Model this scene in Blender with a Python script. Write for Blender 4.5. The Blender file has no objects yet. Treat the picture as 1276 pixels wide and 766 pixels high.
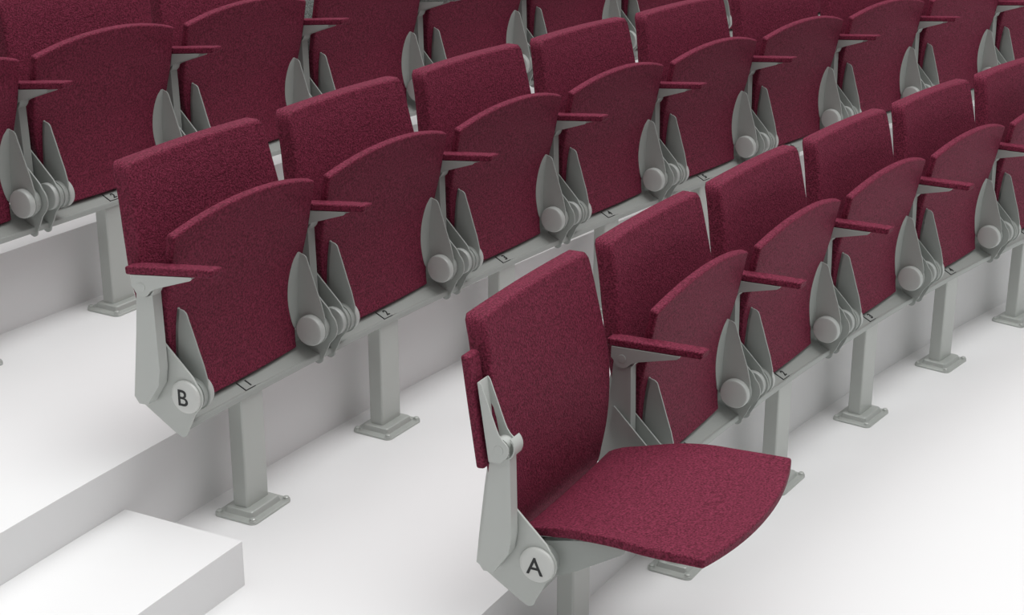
import bpy, bmesh, math
from mathutils import Vector, Matrix

C = bpy.context.scene.collection
PI = math.pi

# ------------------------------------------------------------------ layout
RAD = 10.9268            # radius of the front row
PITCH = 0.52             # spacing of the seats along a row
ROW_R = [RAD, RAD + 0.9018, RAD + 1.8069, RAD + 2.7087, RAD + 3.6105]
ROW_S = [0.0, 0.0837, 0.1467, 0.21, 0.27]
ROW_C = [(-0.1182 * i, 0.1132 * i) for i in range(5)]
ROW_H = [0.0, 0.198, 0.4019, 0.606, 0.81]
RISER = 0.1396           # riser stands this far behind the hub line
HUB = 0.36

def row_angle(r, s):
    return -(ROW_S[r] + s) / ROW_R[r]

def frame(r, s):
    """origin and heading of the frame at arc length s along row r"""
    a = row_angle(r, s)
    return Vector((ROW_R[r] * math.cos(a) + ROW_C[r][0], ROW_R[r] * math.sin(a) + ROW_C[r][1], ROW_H[r])), a + PI / 2

# ------------------------------------------------------------------ materials
def new_mat(name):
    m = bpy.data.materials.new(name); m.use_nodes = True
    nt = m.node_tree
    return m, nt, nt.nodes['Principled BSDF']

def fabric(name, dark, light, sheen):
    m, nt, b = new_mat(name)
    tc = nt.nodes.new('ShaderNodeTexCoord')
    n = nt.nodes.new('ShaderNodeTexNoise'); n.inputs['Scale'].default_value = 240; n.inputs['Detail'].default_value = 3
    n.inputs['Roughness'].default_value = 0.6
    v = nt.nodes.new('ShaderNodeTexVoronoi'); v.inputs['Scale'].default_value = 420
    r = nt.nodes.new('ShaderNodeValToRGB')
    r.color_ramp.elements[0].position = 0.36; r.color_ramp.elements[0].color = (*dark, 1)
    r.color_ramp.elements[1].position = 0.66; r.color_ramp.elements[1].color = (*light, 1)
    add = nt.nodes.new('ShaderNodeMath'); add.operation = 'SUBTRACT'
    bp = nt.nodes.new('ShaderNodeBump'); bp.inputs['Strength'].default_value = 1.0; bp.inputs['Distance'].default_value = 0.003
    L = nt.links.new
    L(tc.outputs['Object'], n.inputs['Vector']); L(tc.outputs['Object'], v.inputs['Vector'])
    L(n.outputs['Fac'], r.inputs['Fac']); L(r.outputs['Color'], b.inputs['Base Color'])
    L(n.outputs['Fac'], add.inputs[0])
    mul = nt.nodes.new('ShaderNodeMath'); mul.operation = 'MULTIPLY'; mul.inputs[1].default_value = 0.35
    L(v.outputs['Distance'], mul.inputs[0]); L(mul.outputs[0], add.inputs[1])
    L(add.outputs[0], bp.inputs['Height']); L(bp.outputs['Normal'], b.inputs['Normal'])
    b.inputs['Roughness'].default_value = 0.62
    b.inputs['Specular IOR Level'].default_value = 0.17
    b.inputs['Sheen Weight'].default_value = sheen
    b.inputs['Sheen Roughness'].default_value = 0.3
    b.inputs['Sheen Tint'].default_value = (1.0, 0.62, 0.74, 1) if name.startswith('burg') else (1, 1, 1, 1)
    return m

def paint(name, col, rough, spec=0.5, metal=0.0, var=0.02):
    m, nt, b = new_mat(name)
    tc = nt.nodes.new('ShaderNodeTexCoord')
    n = nt.nodes.new('ShaderNodeTexNoise'); n.inputs['Scale'].default_value = 6
    mx = nt.nodes.new('ShaderNodeMix'); mx.data_type = 'RGBA'
    mx.inputs['A'].default_value = (*[c * (1 - var) for c in col], 1)
    mx.inputs['B'].default_value = (*[c * (1 + var) for c in col], 1)
    nt.links.new(tc.outputs['Object'], n.inputs['Vector'])
    nt.links.new(n.outputs['Fac'], mx.inputs['Factor'])
    nt.links.new(mx.outputs['Result'], b.inputs['Base Color'])
    b.inputs['Roughness'].default_value = rough
    b.inputs['Specular IOR Level'].default_value = spec
    b.inputs['Metallic'].default_value = metal
    return m

M = {
    'burgundy': fabric('burgundy_fabric', (0.086, 0.0064, 0.0190), (0.250, 0.0310, 0.071), 0.03),
    'grey_fabric': fabric('grey_fabric', (0.10, 0.12, 0.11), (0.36, 0.40, 0.385), 0.15),
    'metal': paint('grey_painted_steel', (0.355, 0.376, 0.356), 0.42, 0.5, 0.0),
    'pale_metal': paint('pale_painted_steel', (0.53, 0.55, 0.525), 0.36),
    'post': paint('grey_post_steel', (0.46, 0.48, 0.455), 0.36, 0.5, 0.25),
    'disc': paint('pale_plastic', (0.47, 0.49, 0.47), 0.38),
    'white_disc': paint('white_plastic', (0.66, 0.67, 0.645), 0.35),
    'ink': paint('black_print', (0.012, 0.013, 0.013), 0.5),
    'floor': paint('white_floor', (0.80, 0.80, 0.80), 0.55, 0.25, 0.0, 0.006),
}

# ------------------------------------------------------------------ mesh helpers
def finish(bm, name, mat, parent=None, bevel=0.0, seg=2, smooth=True, angle=35, loc=(0, 0, 0)):
    bmesh.ops.recalc_face_normals(bm, faces=bm.faces[:])
    me = bpy.data.meshes.new(name); bm.to_mesh(me); bm.free()
    me.materials.append(M[mat])
    o = bpy.data.objects.new(name, me); C.objects.link(o)
    o.location = loc
    if parent: o.parent = parent
    if smooth:
        for p in me.polygons: p.use_smooth = True
        if bevel > 0.004: me.set_sharp_from_angle(angle=PI)
    if bevel > 0:
        b = o.modifiers.new('Bevel', 'BEVEL'); b.width = bevel; b.segments = seg
        b.limit_method = 'ANGLE'; b.angle_limit = math.radians(angle); b.harden_normals = False
    if smooth:
        if bevel <= 0.004: me.set_sharp_from_angle(angle=math.radians(32))
        w = o.modifiers.new('Weighted', 'WEIGHTED_NORMAL'); w.keep_sharp = True
    return o

def P3(t, f, z):          # seat frame: t runs along the row, f forward; local X is -t
    return Vector((-t, f, z))

def prism(bm, prof, t0, t1, shift=None):
    """side profile [(f,z)] swept along the row from t0 to t1"""
    sh = shift or (lambda f, z: 0.0)
    a = [bm.verts.new(P3(t0 + sh(f, z), f, z)) for f, z in prof]
    b = [bm.verts.new(P3(t1 + sh(f, z), f, z)) for f, z in prof]
    bm.faces.new(a); bm.faces.new(b[::-1])
    n = len(prof)
    for i in range(n):
        bm.faces.new((a[i], b[i], b[(i + 1) % n], a[(i + 1) % n]))

def lathe(bm, prof, f, z, seg=40):
    """prof [(t, radius)] turned about the row axis through (f,z); first and last radius 0 closes it"""
    rings = []
    for t, r in prof:
        if r < 1e-6: rings.append([bm.verts.new(P3(t, f, z))])
        else: rings.append([bm.verts.new(P3(t, f + r * math.cos(2 * PI * i / seg), z + r * math.sin(2 * PI * i / seg))) for i in range(seg)])
    for A, B in zip(rings, rings[1:]):
        for i in range(seg):
            j = (i + 1) % seg
            if len(A) == 1: bm.faces.new((A[0], B[i], B[j]))
            elif len(B) == 1: bm.faces.new((A[i], B[0], A[j]))
            else: bm.faces.new((A[i], B[i], B[j], A[j]))

def disc(bm, t0, t1, r, f=0.0, z=0.0, soft=0.005, seg=40):
    """round cap whose visible faces have softened rims"""
    d = 1 if t1 > t0 else -1
    lathe(bm, [(t0, 0), (t0, r - soft), (t0 + d * soft * 0.3, r - soft * 0.3), (t0 + d * soft, r), (t1, r), (t1, 0)], f, z, seg)

def arc(cf, cz, r, a0, a1, n):
    return [(cf + r * math.cos(math.radians(a0 + (a1 - a0) * i / n)), cz + r * math.sin(math.radians(a0 + (a1 - a0) * i / n))) for i in range(n + 1)]

def box(bm, x0, x1, y0, y1, z0, z1):
    v = [bm.verts.new((x, y, z)) for z in (z0, z1) for x, y in ((x0, y0), (x1, y0), (x1, y1), (x0, y1))]
    for f in ((0, 3, 2, 1), (4, 5, 6, 7), (0, 1, 5, 4), (1, 2, 6, 5), (2, 3, 7, 6), (3, 0, 4, 7)):
        bm.faces.new([v[i] for i in f])

def lerp_tab(tab, x):
    if x <= tab[0][0]: return tab[0][1]
    for (a, b), (c, d) in zip(tab, tab[1:]):
        if x <= c:
            k = (x - a) / (c - a); return b + (d - b) * k
    return tab[-1][1]

def smooth_tab(tab, x):
    """Catmull-Rom through the table"""
    n = len(tab)
    if x <= tab[0][0]: return tab[0][1]
    if x >= tab[-1][0]: return tab[-1][1]
    for i in range(n - 1):
        if x <= tab[i + 1][0]:
            x0, y0 = tab[i]; x1, y1 = tab[i + 1]; h = x1 - x0; k = (x - x0) / h
            m0 = (y1 - tab[i - 1][1]) / (x1 - tab[i - 1][0]) if i > 0 else (y1 - y0) / h
            m1 = (tab[i + 2][1] - y0) / (tab[i + 2][0] - x0) if i + 2 < n else (y1 - y0) / h
            return ((2*k**3 - 3*k*k + 1) * y0 + (k**3 - 2*k*k + k) * h * m0 + (-2*k**3 + 3*k*k) * y1 + (k**3 - k*k) * h * m1)

def slab(top, bot):
    """closed slab from two equal grids of points [row][col]"""
    bm = bmesh.new()
    A = [[bm.verts.new(p) for p in row] for row in top]
    B = [[bm.verts.new(p) for p in row] for row in bot]
    n, m = len(A), len(A[0])
    for i in range(n - 1):
        for j in range(m - 1):
            bm.faces.new((A[i][j], A[i][j+1], A[i+1][j+1], A[i+1][j]))
            bm.faces.new((B[i][j], B[i+1][j], B[i+1][j+1], B[i][j+1]))
    for j in range(m - 1):
        bm.faces.new((A[0][j], B[0][j], B[0][j+1], A[0][j+1]))
        bm.faces.new((A[n-1][j], A[n-1][j+1], B[n-1][j+1], B[n-1][j]))
    for i in range(n - 1):
        bm.faces.new((A[i][0], A[i+1][0], B[i+1][0], B[i][0]))
        bm.faces.new((A[i][m-1], B[i][m-1], B[i+1][m-1], A[i+1][m-1]))
    return bm

def glyph(ch, size, depth, bold=0.0):
    cu = bpy.data.curves.new('glyph', 'FONT'); cu.body = ch; cu.size = size; cu.extrude = depth; cu.offset = bold
    cu.align_x = 'CENTER'; cu.align_y = 'CENTER'; cu.resolution_u = 6
    o = bpy.data.objects.new('glyph', cu); C.objects.link(o)
    bpy.context.view_layer.update()
    me = bpy.data.meshes.new_from_object(o.evaluated_get(bpy.context.evaluated_depsgraph_get()))
    bpy.data.objects.remove(o); bpy.data.curves.remove(cu)
    xs = [v.co.x for v in me.vertices]; ys = [v.co.y for v in me.vertices]
    cx, cy = (min(xs) + max(xs)) / 2, (min(ys) + max(ys)) / 2
    for v in me.vertices: v.co.x -= cx; v.co.y -= cy
    return me

# ------------------------------------------------------------------ seat parts
MID = 0.28                # centre of the seat measured from the junction on its aisle side
FOLD = math.radians(76.8)

PAN_TOP = [(-0.062, 0.040), (-0.045, 0.050), (-0.02, 0.060), (0.02, 0.069), (0.06, 0.0785), (0.11, 0.087), (0.16, 0.0915),
           (0.22, 0.0920), (0.30, 0.0948), (0.38, 0.0970)]
THICK = 0.0200
PAN_HW = [(-0.06, 0.198), (-0.03, 0.204), (0.0, 0.208), (0.05, 0.216), (0.10, 0.227), (0.15, 0.234), (0.22, 0.240), (0.30, 0.241), (0.38, 0.240)]
def seat_pan():
    NU, NV = 26, 26
    top, bot = [], []
    for i in range(NV + 1):
        v = i / NV; a, b = [], []
        for j in range(NU + 1):
            u = -1 + 2 * j / NU
            ff = 0.330 + 0.034 * (1 - abs(u) ** 2.1)
            f = -0.054 + (ff + 0.054) * v
            hw = smooth_tab(PAN_HW, f)
            # small rounding where the outline turns
            z = smooth_tab(PAN_TOP, f) - 0.004 * (1 - u * u)
            t = MID + hw * u
            a.append(P3(t, f, z)); b.append(P3(t, f, z - THICK))
        top.append(a); bot.append(b)
    return slab(top, bot)

BACK_F = [(0.318, -0.106), (0.335, -0.098), (0.36, -0.083), (0.385, -0.072), (0.41, -0.068), (0.45, -0.065), (0.50, -0.0655), (0.55, -0.069), (0.60, -0.074),
          (0.64, -0.080), (0.70, -0.090), (0.78, -0.105), (0.83, -0.117)]
BACK_HW = [(0.318, 0.203), (0.36, 0.201), (0.41, 0.204), (0.474, 0.224), (0.54, 0.240), (0.61, 0.2465), (0.665, 0.241), (0.72, 0.234), (0.78, 0.228), (0.83, 0.2245)]
BMID = 0.2765
def backrest():
    NZ, NU = 40, 18
    fr, bk = [], []
    for i in range(NZ + 1):
        v = i / NZ
        a, b = [], []
        for j in range(NU + 1):
            u = -1 + 2 * j / NU
            ztop = 0.8300 + 0.004 * (1 - u * u)
            z = 0.318 + (ztop - 0.318) * v
            hw = smooth_tab(BACK_HW, z)
            # rounded upper corners, slightly rounded lower ones
            dz = z - 0.810
            if dz > 0: hw -= 0.024 * (1 - math.sqrt(max(0, 1 - (dz / 0.024) ** 2))) if dz < 0.024 else 0.024
            dz = 0.343 - z
            if dz > 0: hw -= 0.025 * (1 - math.sqrt(max(0, 1 - (dz / 0.026) ** 2)))
            f = smooth_tab(BACK_F, z)
            a.append(P3(BMID + hw * u, f - 0.004 * (1 - u * u), z)); b.append(P3(BMID + hw * u, f - (0.036 + 0.008 * min(1, max(0, (z - 0.5) / 0.2))), z))
        fr.append(a); bk.append(b)
    return slab(fr, bk)

FIN_T = {-1: -0.205, 1: 0.210}
def under(f):
    return smooth_tab(PAN_TOP, f) - THICK - 0.001

def hinge_bracket(side):
    """side -1: aisle side of the pan, +1: far side; drawn in the pan's open position"""
    bm = bmesh.new()
    tin = MID + FIN_T[side]
    c, s = math.cos(-FOLD), math.sin(-FOLD)
    turn = lambda p: (p[0] * c - p[1] * s, p[0] * s + p[1] * c)
    edge = [turn(p) for p in [(-0.0235, 0.1755), (-0.0160, 0.1735), (-0.0105, 0.1690), (-0.0075, 0.1620), (-0.0045, 0.152), (0.003, 0.131), (0.014, 0.097), (0.0255, 0.064), (0.034, 0.030)]]
    hub = [turn((0.037 * math.cos(math.radians(a)), 0.037 * math.sin(math.radians(a)))) for a in range(25, -190, -12)]
    top = [(f, under(f) + 0.003) for f in (-0.012, 0.01, 0.03, 0.05, 0.07, 0.09, 0.11, 0.13, 0.15, 0.162)] + [turn((-0.043, 0.1660)), turn((-0.039, 0.1720)), turn((-0.033, 0.1750))]
    prism(bm, edge + hub + top, tin, tin + side * 0.0035)
    # flange lying against the underside of the pan
    N = 14; A = []
    for i in range(N + 1):
        v = i / N; f = -0.018 + 0.184 * v
        w = 0.001 + (0.030 if side > 0 else 0.020) * max(0.0, math.sin(PI * min(1, v))) ** 0.6
        u = under(f)
        A.append([bm.verts.new(P3(tin + side * 0.0035, f, u + 0.002)), bm.verts.new(P3(tin + side * 0.0035, f, u - 0.006)),
                  bm.verts.new(P3(tin - side * w * 0.35, f, u - 0.0045)), bm.verts.new(P3(tin - side * (w + 0.001), f, u - 0.0012)), bm.verts.new(P3(tin - side * (w + 0.001), f, u + 0.002))])
    for p, q in zip(A, A[1:]):
        for k in range(5): bm.faces.new((p[k], q[k], q[(k + 1) % 5], p[(k + 1) % 5]))
    bm.faces.new(A[0]); bm.faces.new(A[-1][::-1])
    # hub barrel on the outer side of the fin
    lathe(bm, [(tin + side * 0.003, 0), (tin + side * 0.003, 0.0335), (tin + side * 0.016, 0.0335), (tin + side * 0.016, 0.031), (tin + side * 0.0235, 0.031), (tin + side * 0.0235, 0)], 0, 0)
    return bm

def hub_cap(side):
    bm = bmesh.new()
    t = MID + FIN_T[side]
    disc(bm, t - side * 0.0175, t - side * 0.0005, 0.0355, soft=0.006)
    return bm

PIV = (-0.060, 0.598)
PLATE = [(-0.062, 0.540), (-0.060, 0.478), (0.017, 0.405)] + arc(0, 0.362, 0.0385, 48, -38, 9) + \
        [(0.016, 0.322), (0.008, 0.305), (-0.005, 0.281)] + arc(-0.019, 0.281, 0.0140, -5, -118, 6) + \
        [(-0.044, 0.279), (-0.112, 0.321), (-0.131, 0.333), (-0.124, 0.400), (-0.112, 0.500), (-0.106, 0.540)]
POST_P = [(-0.083, 0.590), (-0.092, 0.500), (-0.111, 0.352), (-0.100, 0.337), (-0.078, 0.338), (-0.046, 0.385), (-0.040, 0.420), (-0.041, 0.480), (-0.0435, 0.590)] + arc(-0.062, 0.598, 0.018, -10, 190, 10)

PLATE_IN = [(-0.074, 0.491), (-0.060, 0.478)] + PLATE[2:-5] + [(-0.050, 0.284), (-0.050, 0.372), (-0.084, 0.440)]
def side_plate(t0, t1, prof=PLATE):
    bm = bmesh.new(); prism(bm, prof, t0, t1); return bm
def arm_post(t0, t1, c0, c1, raised):
    bm = bmesh.new(); prism(bm, POST_P, t0, t1)
    # curled stop lip in front of the pivot
    a1 = 48 if raised else 4
    outer = arc(PIV[0] + 0.002, PIV[1] + 0.003, 0.0265, -92, a1, 12)
    inner = arc(PIV[0] + 0.002, PIV[1] + 0.003, 0.0238, a1, -92, 12)
    prism(bm, outer + inner, c0, c1)
    return bm

# arm geometry relative to the pivot (-0.083, 0.582)
def arm_bracket(t0, t1):
    bm = bmesh.new()
    side = arc(0, 0, 0.0205, 195, 312, 9) + [(0.0205, -0.0085), (0.030, -0.0030), (0.044, 0.0015), (0.124, 0.0225), (0.130, 0.0268), (0.129, 0.0300), (-0.025, 0.0235), (-0.0255, 0.0)]
    w = 0.003
    prism(bm, side, t0, t0 + w); prism(bm, side, t1 - w, t1)
    prism(bm, [(-0.025, 0.0235), (-0.025, 0.0205), (0.129, 0.0270), (0.129, 0.0300)], t0 + w, t1 - w)
    return bm
def arm_pad(t0, t1):
    bm = bmesh.new()
    prism(bm, [(-0.038, 0.0225), (0.179, 0.0315), (0.181, 0.0480), (0.08, 0.0445), (-0.038, 0.0395)], t0, t1)
    bmesh.ops.subdivide_edges(bm, edges=[e for e in bm.edges if abs(e.verts[0].co.x - e.verts[1].co.x) < 1e-6 and e.calc_length() > 0.05], cuts=1)
    return bm

def bolt_head(t0, t1, r):
    bm = bmesh.new(); disc(bm, t0, t1, r, soft=0.001, seg=24); return bm

def make_seat(end, letter=None, raised=False):
    root = bpy.data.objects.new('theatre_seat', None); C.objects.link(root)
    root.empty_display_size = 0.1
    finish(backrest(), 'backrest', 'burgundy', root, bevel=0.0075, seg=3, angle=50)
    pan = finish(seat_pan(), 'seat_pan', 'burgundy', root, bevel=0.005, seg=3, angle=50, loc=(0, 0, HUB))
    pan.rotation_euler = (FOLD, 0, 0)
    for sd in (-1, 1):
        finish(hinge_bracket(sd), 'hinge_bracket', 'metal', pan)
        finish(hub_cap(sd), 'hub_cap', 'disc', pan)
    if end:
        po = (0.0145, 0.0405); pl = (0.0445, 0.0495)
        arm = (0.003, 0.0395); pad = (0.003, 0.039)
    else:
        po = (0.010, 0.034); pl = (0.0400, 0.0440)
        arm = (0.001, 0.0385); pad = (0.003, 0.039)
    mm = 'pale_metal' if end else 'metal'
    post = finish(arm_post(*po, *((0.012, 0.046) if raised else (0.0075, 0.0345)), raised), 'arm_post', mm, root)
    pv = finish(side_plate(*pl), 'side_plate', mm, root)
    if not end:
        finish(side_plate(-0.0045, -0.0005, PLATE_IN), 'side_plate', 'metal', root)
        d = bmesh.new(); disc(d, 0.0275, 0.0398, 0.0335, z=HUB + 0.002, soft=0.004)
        finish(d, 'hub_disc', 'disc', root)
    else:
        d = bmesh.new()
        lathe(d, [(0.0330, 0), (0.0333, 0.012), (0.0343, 0.024), (0.0360, 0.032), (0.0385, 0.0350), (0.0442, 0.0358), (0.0442, 0)], 0, HUB + 0.001, 48)
        dd = finish(d, 'row_disc', 'white_disc', root)
        me = glyph(letter, 0.0500, 0.0006, 0.0003)
        me.materials.clear(); me.materials.append(M['ink'])
        # reading direction: forward is right, normal points to the aisle
        me.transform(Matrix(((0, 0, 1, 0), (1, 0, 0, 0), (0, 1, 0, 0), (0, 0, 0, 1))))
        me.transform(Matrix.Translation(P3(0.0332, -0.001, HUB + 0.001)))
        lo = bpy.data.objects.new('row_letter', me); C.objects.link(lo); lo.parent = dd
        lo['label'] = 'black printed capital letter %s' % letter
    ab = finish(arm_bracket(*arm), 'armrest_bracket', mm, root, loc=(0, PIV[0], PIV[1]))
    if raised: pad = (-0.004, 0.040)
    finish(arm_pad(*pad), 'armrest_pad', 'burgundy', ab, bevel=0.0045, seg=3, loc=(0, 0, 0.008 if raised else 0))
    finish(bolt_head(arm[0] - 0.0012, arm[0] + 0.001, 0.0095), 'pivot_bolt', mm, ab)
    return root

protos = {}
def copy_seat(src):
    r = src.copy(); C.objects.link(r)
    for ch in list(src.children):
        c = ch.copy(); C.objects.link(c); c.parent = r
        for g in list(ch.children):
            d = g.copy(); C.objects.link(d); d.parent = c
    return r

ORD = ['aisle', 'second', 'third', 'fourth', 'fifth', 'sixth', 'seventh', 'eighth', 'ninth', 'tenth', 'eleventh', 'twelfth', 'thirteenth', 'fourteenth']
ROWNAME = ['front row', 'second row', 'third row', 'fourth row', 'fifth row']
ARM_TILT = [math.radians(a) for a in (0.0, 4.2, 4.2, 4.2, 4.2)]
RANGE = [(0, 6), (0, 9), (0, 11), (2, 6)]
LEG_RANGE = [(0, 6), (0, 9), (0, 11), (2, 11)]

mid_used = False
mid_proto = make_seat(False)
for r, (k0, k1) in enumerate(RANGE):
    for k in range(k0, k1):
        if k == 0 and r < 2:
            o = make_seat(True, 'AB'[r], r == 0)
        else:
            if not mid_used: o = mid_proto; mid_used = True
            else: o = copy_seat(mid_proto)
        loc, rz = frame(r, k * PITCH)
        o.location = loc; o.rotation_euler = (0, 0, rz)
        for ch in o.children:
            if ch.name.startswith('armrest_bracket'): ch.rotation_euler = (ARM_TILT[r], 0, 0)
        if r == 0 and k == 0:
            lab = 'burgundy tip-up seat at the aisle, pan folded down, armrest raised, letter A on its hub'
            for ch in o.children:
                if ch.name.startswith('seat_pan'): ch.rotation_euler = (0, 0, 0)
                if ch.name.startswith('armrest_bracket'): ch.rotation_euler = (math.radians(96), 0, 0)
            g = None
        elif r == 1 and k == 0:
            lab = 'folded burgundy seat at the aisle end of the second row, letter B on its hub'; g = 'folded seats of the second row'
        else:
            if r == 0 and k == 1: lab = 'folded burgundy seat in the front row right beside the opened seat'
            elif r == 0 or r == 1:
                n = k if r == 0 else k + 1
                lab = 'folded burgundy seat in the %s above the beam mark %d' % (ROWNAME[r], n)
                if (r == 0 and n > 4) or (r == 1 and n > 6):
                    lab = 'folded burgundy seat in the %s, %s seat counted from the aisle' % (ROWNAME[r], ORD[k])
            elif r == 2 and k == 1: lab = 'folded burgundy seat in the third row above the beam mark 2'
            elif r == 2 and k == 3: lab = 'folded third row seat with a grey fabric backrest, fourth from the aisle'
            elif r == 2 and k == 4: lab = 'folded burgundy third row seat with a grey armrest pad, fifth from the aisle'
            else: lab = 'folded burgundy seat in the %s, %s seat counted from the aisle' % (ROWNAME[r], ORD[k])
            g = 'folded seats of the %s' % ROWNAME[r]
        o['label'] = lab; o['category'] = 'seat'
        if g: o['group'] = g
        if r == 2 and k in (3, 4):
            def grey(x):
                me = x.data.copy(); me.materials.clear(); me.materials.append(M['grey_fabric']); x.data = me
            for ch in o.children:
                if k == 3 and ch.name.startswith('backrest'): grey(ch); ch['label'] = 'grey fabric backrest'
                if k == 4 and ch.name.startswith('armrest_bracket'):
                    for h in ch.children:
                        if h.name.startswith('armrest_pad'): grey(h); h['label'] = 'grey armrest pad'

# ------------------------------------------------------------------ beams with number marks
def ring_sweep(bm, r, prof, s0, s1, n, dh=0.0):
    """profile [(f,z)] swept along row r"""
    rows = []
    for i in range(n + 1):
        s = s0 + (s1 - s0) * i / n; a = row_angle(r, s)
        e = Vector((math.cos(a), math.sin(a), 0))
        base = Vector((ROW_C[r][0], ROW_C[r][1], ROW_H[r] + dh))
        rows.append([bm.verts.new(base + e * (ROW_R[r] - f) + Vector((0, 0, z))) for f, z in prof])
    m = len(prof)
    bm.faces.new(rows[0]); bm.faces.new(rows[-1][::-1])
    for A, B in zip(rows, rows[1:]):
        for j in range(m):
            bm.faces.new((A[j], B[j], B[(j + 1) % m], A[(j + 1) % m]))

BEAM = [(-0.0120, 0.2785), (-0.0120, 0.2905), (-0.0140, 0.2930), (-0.0180, 0.2920), (-0.050, 0.3065), (-0.064, 0.3190), (-0.0655, 0.3465), (-0.0685, 0.3465), (-0.0710, 0.3190), (-0.085, 0.3190), (-0.088, 0.3140),
        (-0.046, 0.2810), (-0.036, 0.2785)]
slope = math.atan2(0.0145, 0.0320)
digit_cache = {}
for r, (k0, k1) in enumerate(LEG_RANGE):
    bm = bmesh.new()
    ring_sweep(bm, r, BEAM, k0 * PITCH + 0.05, k1 * PITCH + 0.03, (k1 - k0) * 6)
    beam = finish(bm, 'mounting_beam', 'metal', None, bevel=0.001, seg=1, angle=25)
    beam['label'] = 'curved grey steel beam carrying the %s of seats' % ROWNAME[r]
    beam['category'] = 'beam'; beam['group'] = 'grey beams under the seat rows'
    for k in range(k0, k1):
        n = k if r == 0 else k + 1
        if n == 0: continue
        loc, rz = frame(r, k * PITCH + 0.272)
        F = Matrix.Translation(loc) @ Matrix.Rotation(rz, 4, 'Z')
        # local basis on the slanted face: right = +t (-X), up = up the slope
        up = Vector((0, -math.cos(slope), math.sin(slope))); rt = Vector((-1, 0, 0)); nm = rt.cross(up)
        org = P3(0.008, -0.0312, 0.29835) + nm * 0.0002
        B = Matrix((( rt.x, up.x, nm.x, org.x), (rt.y, up.y, nm.y, org.y), (rt.z, up.z, nm.z, org.z), (0, 0, 0, 1)))
        nb = bmesh.new()
        box(nb, -0.023, 0.028, -0.0135, 0.0150, -0.001, 0.0008)
        nb.transform(F @ B)
        pl = finish(nb, 'number_plate', 'metal', beam, bevel=0.0003, seg=1)
        fr = bmesh.new()
        box(fr, -0.0240, -0.0218, -0.0145, 0.0150, -0.0005, 0.0012)
        box(fr, -0.0240, 0.0100, -0.0145, -0.0130, -0.0005, 0.0012)
        fr.transform(F @ B)
        finish(fr, 'plate_groove', 'ink', pl, smooth=False)
        if n not in digit_cache:
            digit_cache[n] = glyph(str(n), 0.0250, 0.0004, 0.0007)
            digit_cache[n].materials.clear(); digit_cache[n].materials.append(M['ink'])
        go = bpy.data.objects.new('seat_numeral', digit_cache[n]); C.objects.link(go)
        go.matrix_world = F @ B @ Matrix.Translation((0.001, 0.001, 0.0014)); go.parent = pl
        go['label'] = 'black numeral %d' % n

# ------------------------------------------------------------------ support legs
def make_leg():
    root = bpy.data.objects.new('support_leg', None); C.objects.link(root)
    bm = bmesh.new(); box(bm, -0.317, -0.238, -0.0545, -0.0160, 0.012, 0.2800)
    finish(bm, 'post', 'post', root, bevel=0.0045, seg=3)
    # base plate: flat foot with rounded corners, raised collar around the post
    bm = bmesh.new()
    def rr(hx, hy, rad, z, n=5):
        out = []
        for cx, cy, a0 in ((1, 1, 0), (-1, 1, 90), (-1, -1, 180), (1, -1, 270)):
            for i in range(n + 1):
                a = math.radians(a0 + 90 * i / n)
                out.append(bm.verts.new((-0.278 + cx * (hx - rad) + rad * math.cos(a), -0.031 + cy * (hy - rad) + rad * math.sin(a), z)))
        return out
    L = [rr(0.0725, 0.0560, 0.014, 0.0), rr(0.0725, 0.0560, 0.014, 0.0045), rr(0.0705, 0.054, 0.013, 0.0062), rr(0.056, 0.040, 0.007, 0.0066),
         rr(0.0545, 0.0385, 0.007, 0.0080), rr(0.0515, 0.0355, 0.006, 0.0175), rr(0.0490, 0.033, 0.005, 0.0195), rr(0.040, 0.020, 0.003, 0.0205)]
    bm.faces.new(L[0][::-1]); bm.faces.new(L[-1])
    for A, B in zip(L, L[1:]):
        for i in range(len(A)):
            j = (i + 1) % len(A); bm.faces.new((A[i], A[j], B[j], B[i]))
    finish(bm, 'base_plate', 'post', root)
    for sx in (-1, 1):
        for sy in (-1, 1):
            bm = bmesh.new()
            cx, cy = -0.278 + sx * 0.0615, -0.031 + sy * 0.0455
            rings = []
            for rad, z in ((0.0095, 0.0060), (0.0095, 0.0072), (0.0072, 0.0078), (0.0068, 0.0115), (0.0045, 0.0130)):
                rings.append([bm.verts.new((cx + rad * math.cos(2 * PI * i / 12), cy + rad * math.sin(2 * PI * i / 12), z)) for i in range(12)])
            bm.faces.new(rings[0][::-1]); bm.faces.new(rings[-1])
            for A, B in zip(rings, rings[1:]):
                for i in range(12):
                    j = (i + 1) % 12; bm.faces.new((A[i], A[j], B[j], B[i]))
            finish(bm, 'anchor_bolt', 'post', root)
    return root
leg0 = make_leg(); used = False
for r, (k0, k1) in enumerate(LEG_RANGE):
    for k in range(k0, k1):
        if used:
            o = leg0.copy(); C.objects.link(o)
            for ch in list(leg0.children):
                c = ch.copy(); C.objects.link(c); c.parent = o
        else: o = leg0; used = True
        loc, rz = frame(r, k * PITCH)
        o.location = loc; o.rotation_euler = (0, 0, rz)
        if r == 0 and k == 0: lab = 'grey steel leg under the opened aisle seat, its foot below the picture'
        elif r == 0 and k == 1: lab = 'grey steel leg whose bolted foot shows beneath the opened seat pan'
        elif k == 0: lab = 'grey steel leg with bolted foot under the aisle seat of the %s' % ROWNAME[r]
        else: lab = 'grey steel leg with bolted foot under the %s, %s leg from the aisle' % (ROWNAME[r], ORD[k])
        o['label'] = lab; o['category'] = 'leg'; o['group'] = 'steel legs of the %s' % ROWNAME[r]

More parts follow.
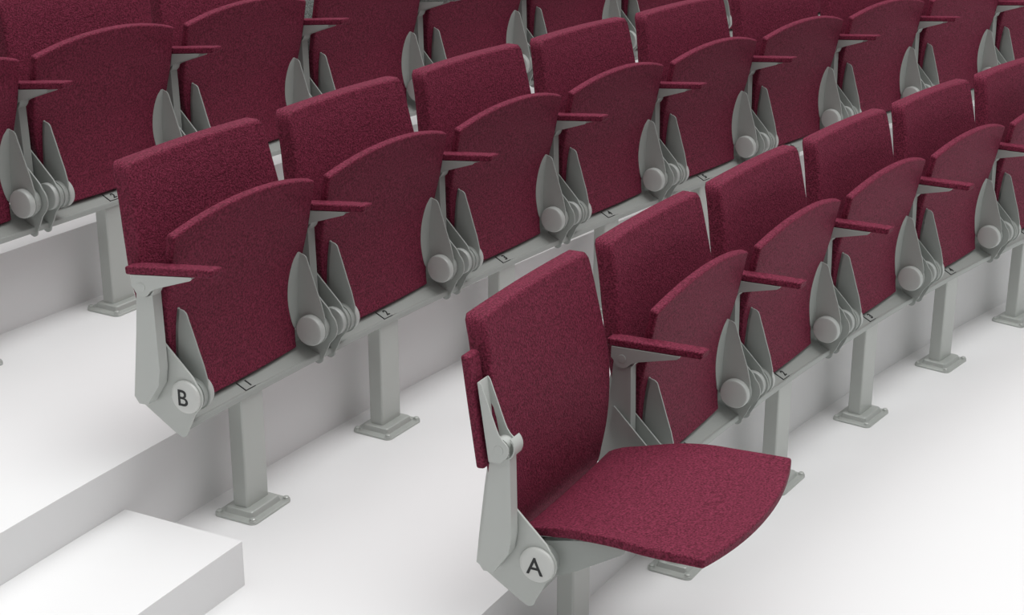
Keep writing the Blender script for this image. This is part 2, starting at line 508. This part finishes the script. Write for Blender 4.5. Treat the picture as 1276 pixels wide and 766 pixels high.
# ------------------------------------------------------------------ tiers
def curve_pt(r, s, off=RISER):
    a = row_angle(r, s)
    return Vector((ROW_C[r][0] + (ROW_R[r] + off) * math.cos(a), ROW_C[r][1] + (ROW_R[r] + off) * math.sin(a)))
S0, S1, NS = -5.0, 11.0, 160
def tier(name, front, back, z, zb):
    bm = bmesh.new()
    cols = []
    for i in range(NS + 1):
        s = S0 + (S1 - S0) * i / NS
        f, b = front(s), back(s)
        cols.append([bm.verts.new((f.x, f.y, zb)), bm.verts.new((f.x, f.y, z)), bm.verts.new((b.x, b.y, z)), bm.verts.new((b.x, b.y, zb))])
    for A, B in zip(cols, cols[1:]):
        for j in range(4): bm.faces.new((A[j], B[j], B[(j + 1) % 4], A[(j + 1) % 4]))
    bm.faces.new(cols[0]); bm.faces.new(cols[-1][::-1])
    o = finish(bm, name, 'floor', None, smooth=False)
    o['kind'] = 'structure'
    return o
tier('floor', lambda s: curve_pt(0, s, -8.0), lambda s: curve_pt(0, s), 0.0, -0.15)
for i in range(1, 5):
    if i < 4: bk = (lambda s, i=i: curve_pt(i, s))
    else: bk = (lambda s: curve_pt(4, s, 1.5))
    tier('floor', (lambda s, i=i: curve_pt(i - 1, s)), bk, ROW_H[i], -0.15)

# half-height step beside the aisle end of the second row
bm = bmesh.new()
loc, rz = frame(1, 0)
pts = []
s_a, s_b, n = -0.012, -0.95, 14
front, back = [], []
for i in range(n + 1):
    s = s_a + (s_b - s_a) * i / n
    a = row_angle(1, s); e = Vector((math.cos(a), math.sin(a)))
    c = Vector(ROW_C[1])
    front.append(c + e * (ROW_R[1] - 0.163)); back.append(c + e * (ROW_R[1] + RISER - 0.0005))
z0, z1 = ROW_H[1], ROW_H[1] + 0.0995
cols = [[bm.verts.new((*f, z0)), bm.verts.new((*f, z1)), bm.verts.new((*b, z1)), bm.verts.new((*b, z0))] for f, b in zip(front, back)]
for A, B in zip(cols, cols[1:]):
    for j in range(4): bm.faces.new((A[j], B[j], B[(j + 1) % 4], A[(j + 1) % 4]))
bm.faces.new(cols[0]); bm.faces.new(cols[-1][::-1])
st = finish(bm, 'aisle_step', 'floor', None, smooth=False)
st['label'] = 'white half-height step block against the riser at the aisle'; st['category'] = 'step'

# ------------------------------------------------------------------ camera
yaw, pitch = -1.0874, 0.3429
fwd = Vector((math.cos(yaw) * math.cos(pitch), math.sin(yaw) * math.cos(pitch), -math.sin(pitch)))
right = Vector((math.sin(yaw), -math.cos(yaw), 0)); up = right.cross(fwd)
cam = bpy.data.cameras.new('camera'); co = bpy.data.objects.new('camera', cam); C.objects.link(co)
cam.sensor_width = 36; cam.lens = 2037.49 * 36 / 1276; cam.clip_start = 0.05; cam.clip_end = 200
mw = Matrix.Identity(4)
for i in range(3):
    mw[i][0] = right[i]; mw[i][1] = up[i]; mw[i][2] = -fwd[i]
mw[0][3], mw[1][3], mw[2][3] = 9.7037, 2.3886, 1.8431
co.matrix_world = mw
bpy.context.scene.camera = co

# ------------------------------------------------------------------ light
w = bpy.data.worlds.new('world'); bpy.context.scene.world = w; w.use_nodes = True
wn = w.node_tree; bg = wn.nodes['Background']
tc = wn.nodes.new('ShaderNodeTexCoord'); sp = wn.nodes.new('ShaderNodeSeparateXYZ')
cr = wn.nodes.new('ShaderNodeValToRGB')       # studio dome: bright overhead, dim at the horizon
cr.color_ramp.elements[0].position = 0.0; cr.color_ramp.elements[0].color = (0.07, 0.07, 0.07, 1)
cr.color_ramp.elements[1].position = 1.0; cr.color_ramp.elements[1].color = (1.0, 1.0, 1.0, 1)
cm = cr.color_ramp.elements.new(0.5); cm.color = (0.24, 0.24, 0.24, 1)
wn.links.new(tc.outputs['Generated'], sp.inputs[0]); wn.links.new(sp.outputs['Z'], cr.inputs['Fac'])
wn.links.new(cr.outputs['Color'], bg.inputs[0]); bg.inputs[1].default_value = 1.24
def area(name, loc, target, size, energy):
    l = bpy.data.lights.new(name, 'AREA'); l.shape = 'SQUARE'; l.size = size; l.energy = energy
    o = bpy.data.objects.new(name, l); C.objects.link(o); o.location = loc
    d = Vector(target) - Vector(loc); o.rotation_euler = d.to_track_quat('-Z', 'Y').to_euler()
    return o
area('front_softbox', (9.0, -1.2, 6.4), (10.6, -0.6, 0.4), 4.0, 125)
area('rear_softbox', (12.2, -2.2, 7.4), (11.0, -1.0, 0.4), 6.0, 275)

sc = bpy.context.scene
sc.view_settings.view_transform = 'Standard'; sc.view_settings.look = 'None'
sc.view_settings.exposure = 0.0; sc.view_settings.gamma = 1.0; sc.view_settings.use_curve_mapping = False
try: sc.cycles.max_bounces = 8; sc.cycles.diffuse_bounces = 6
except Exception: pass
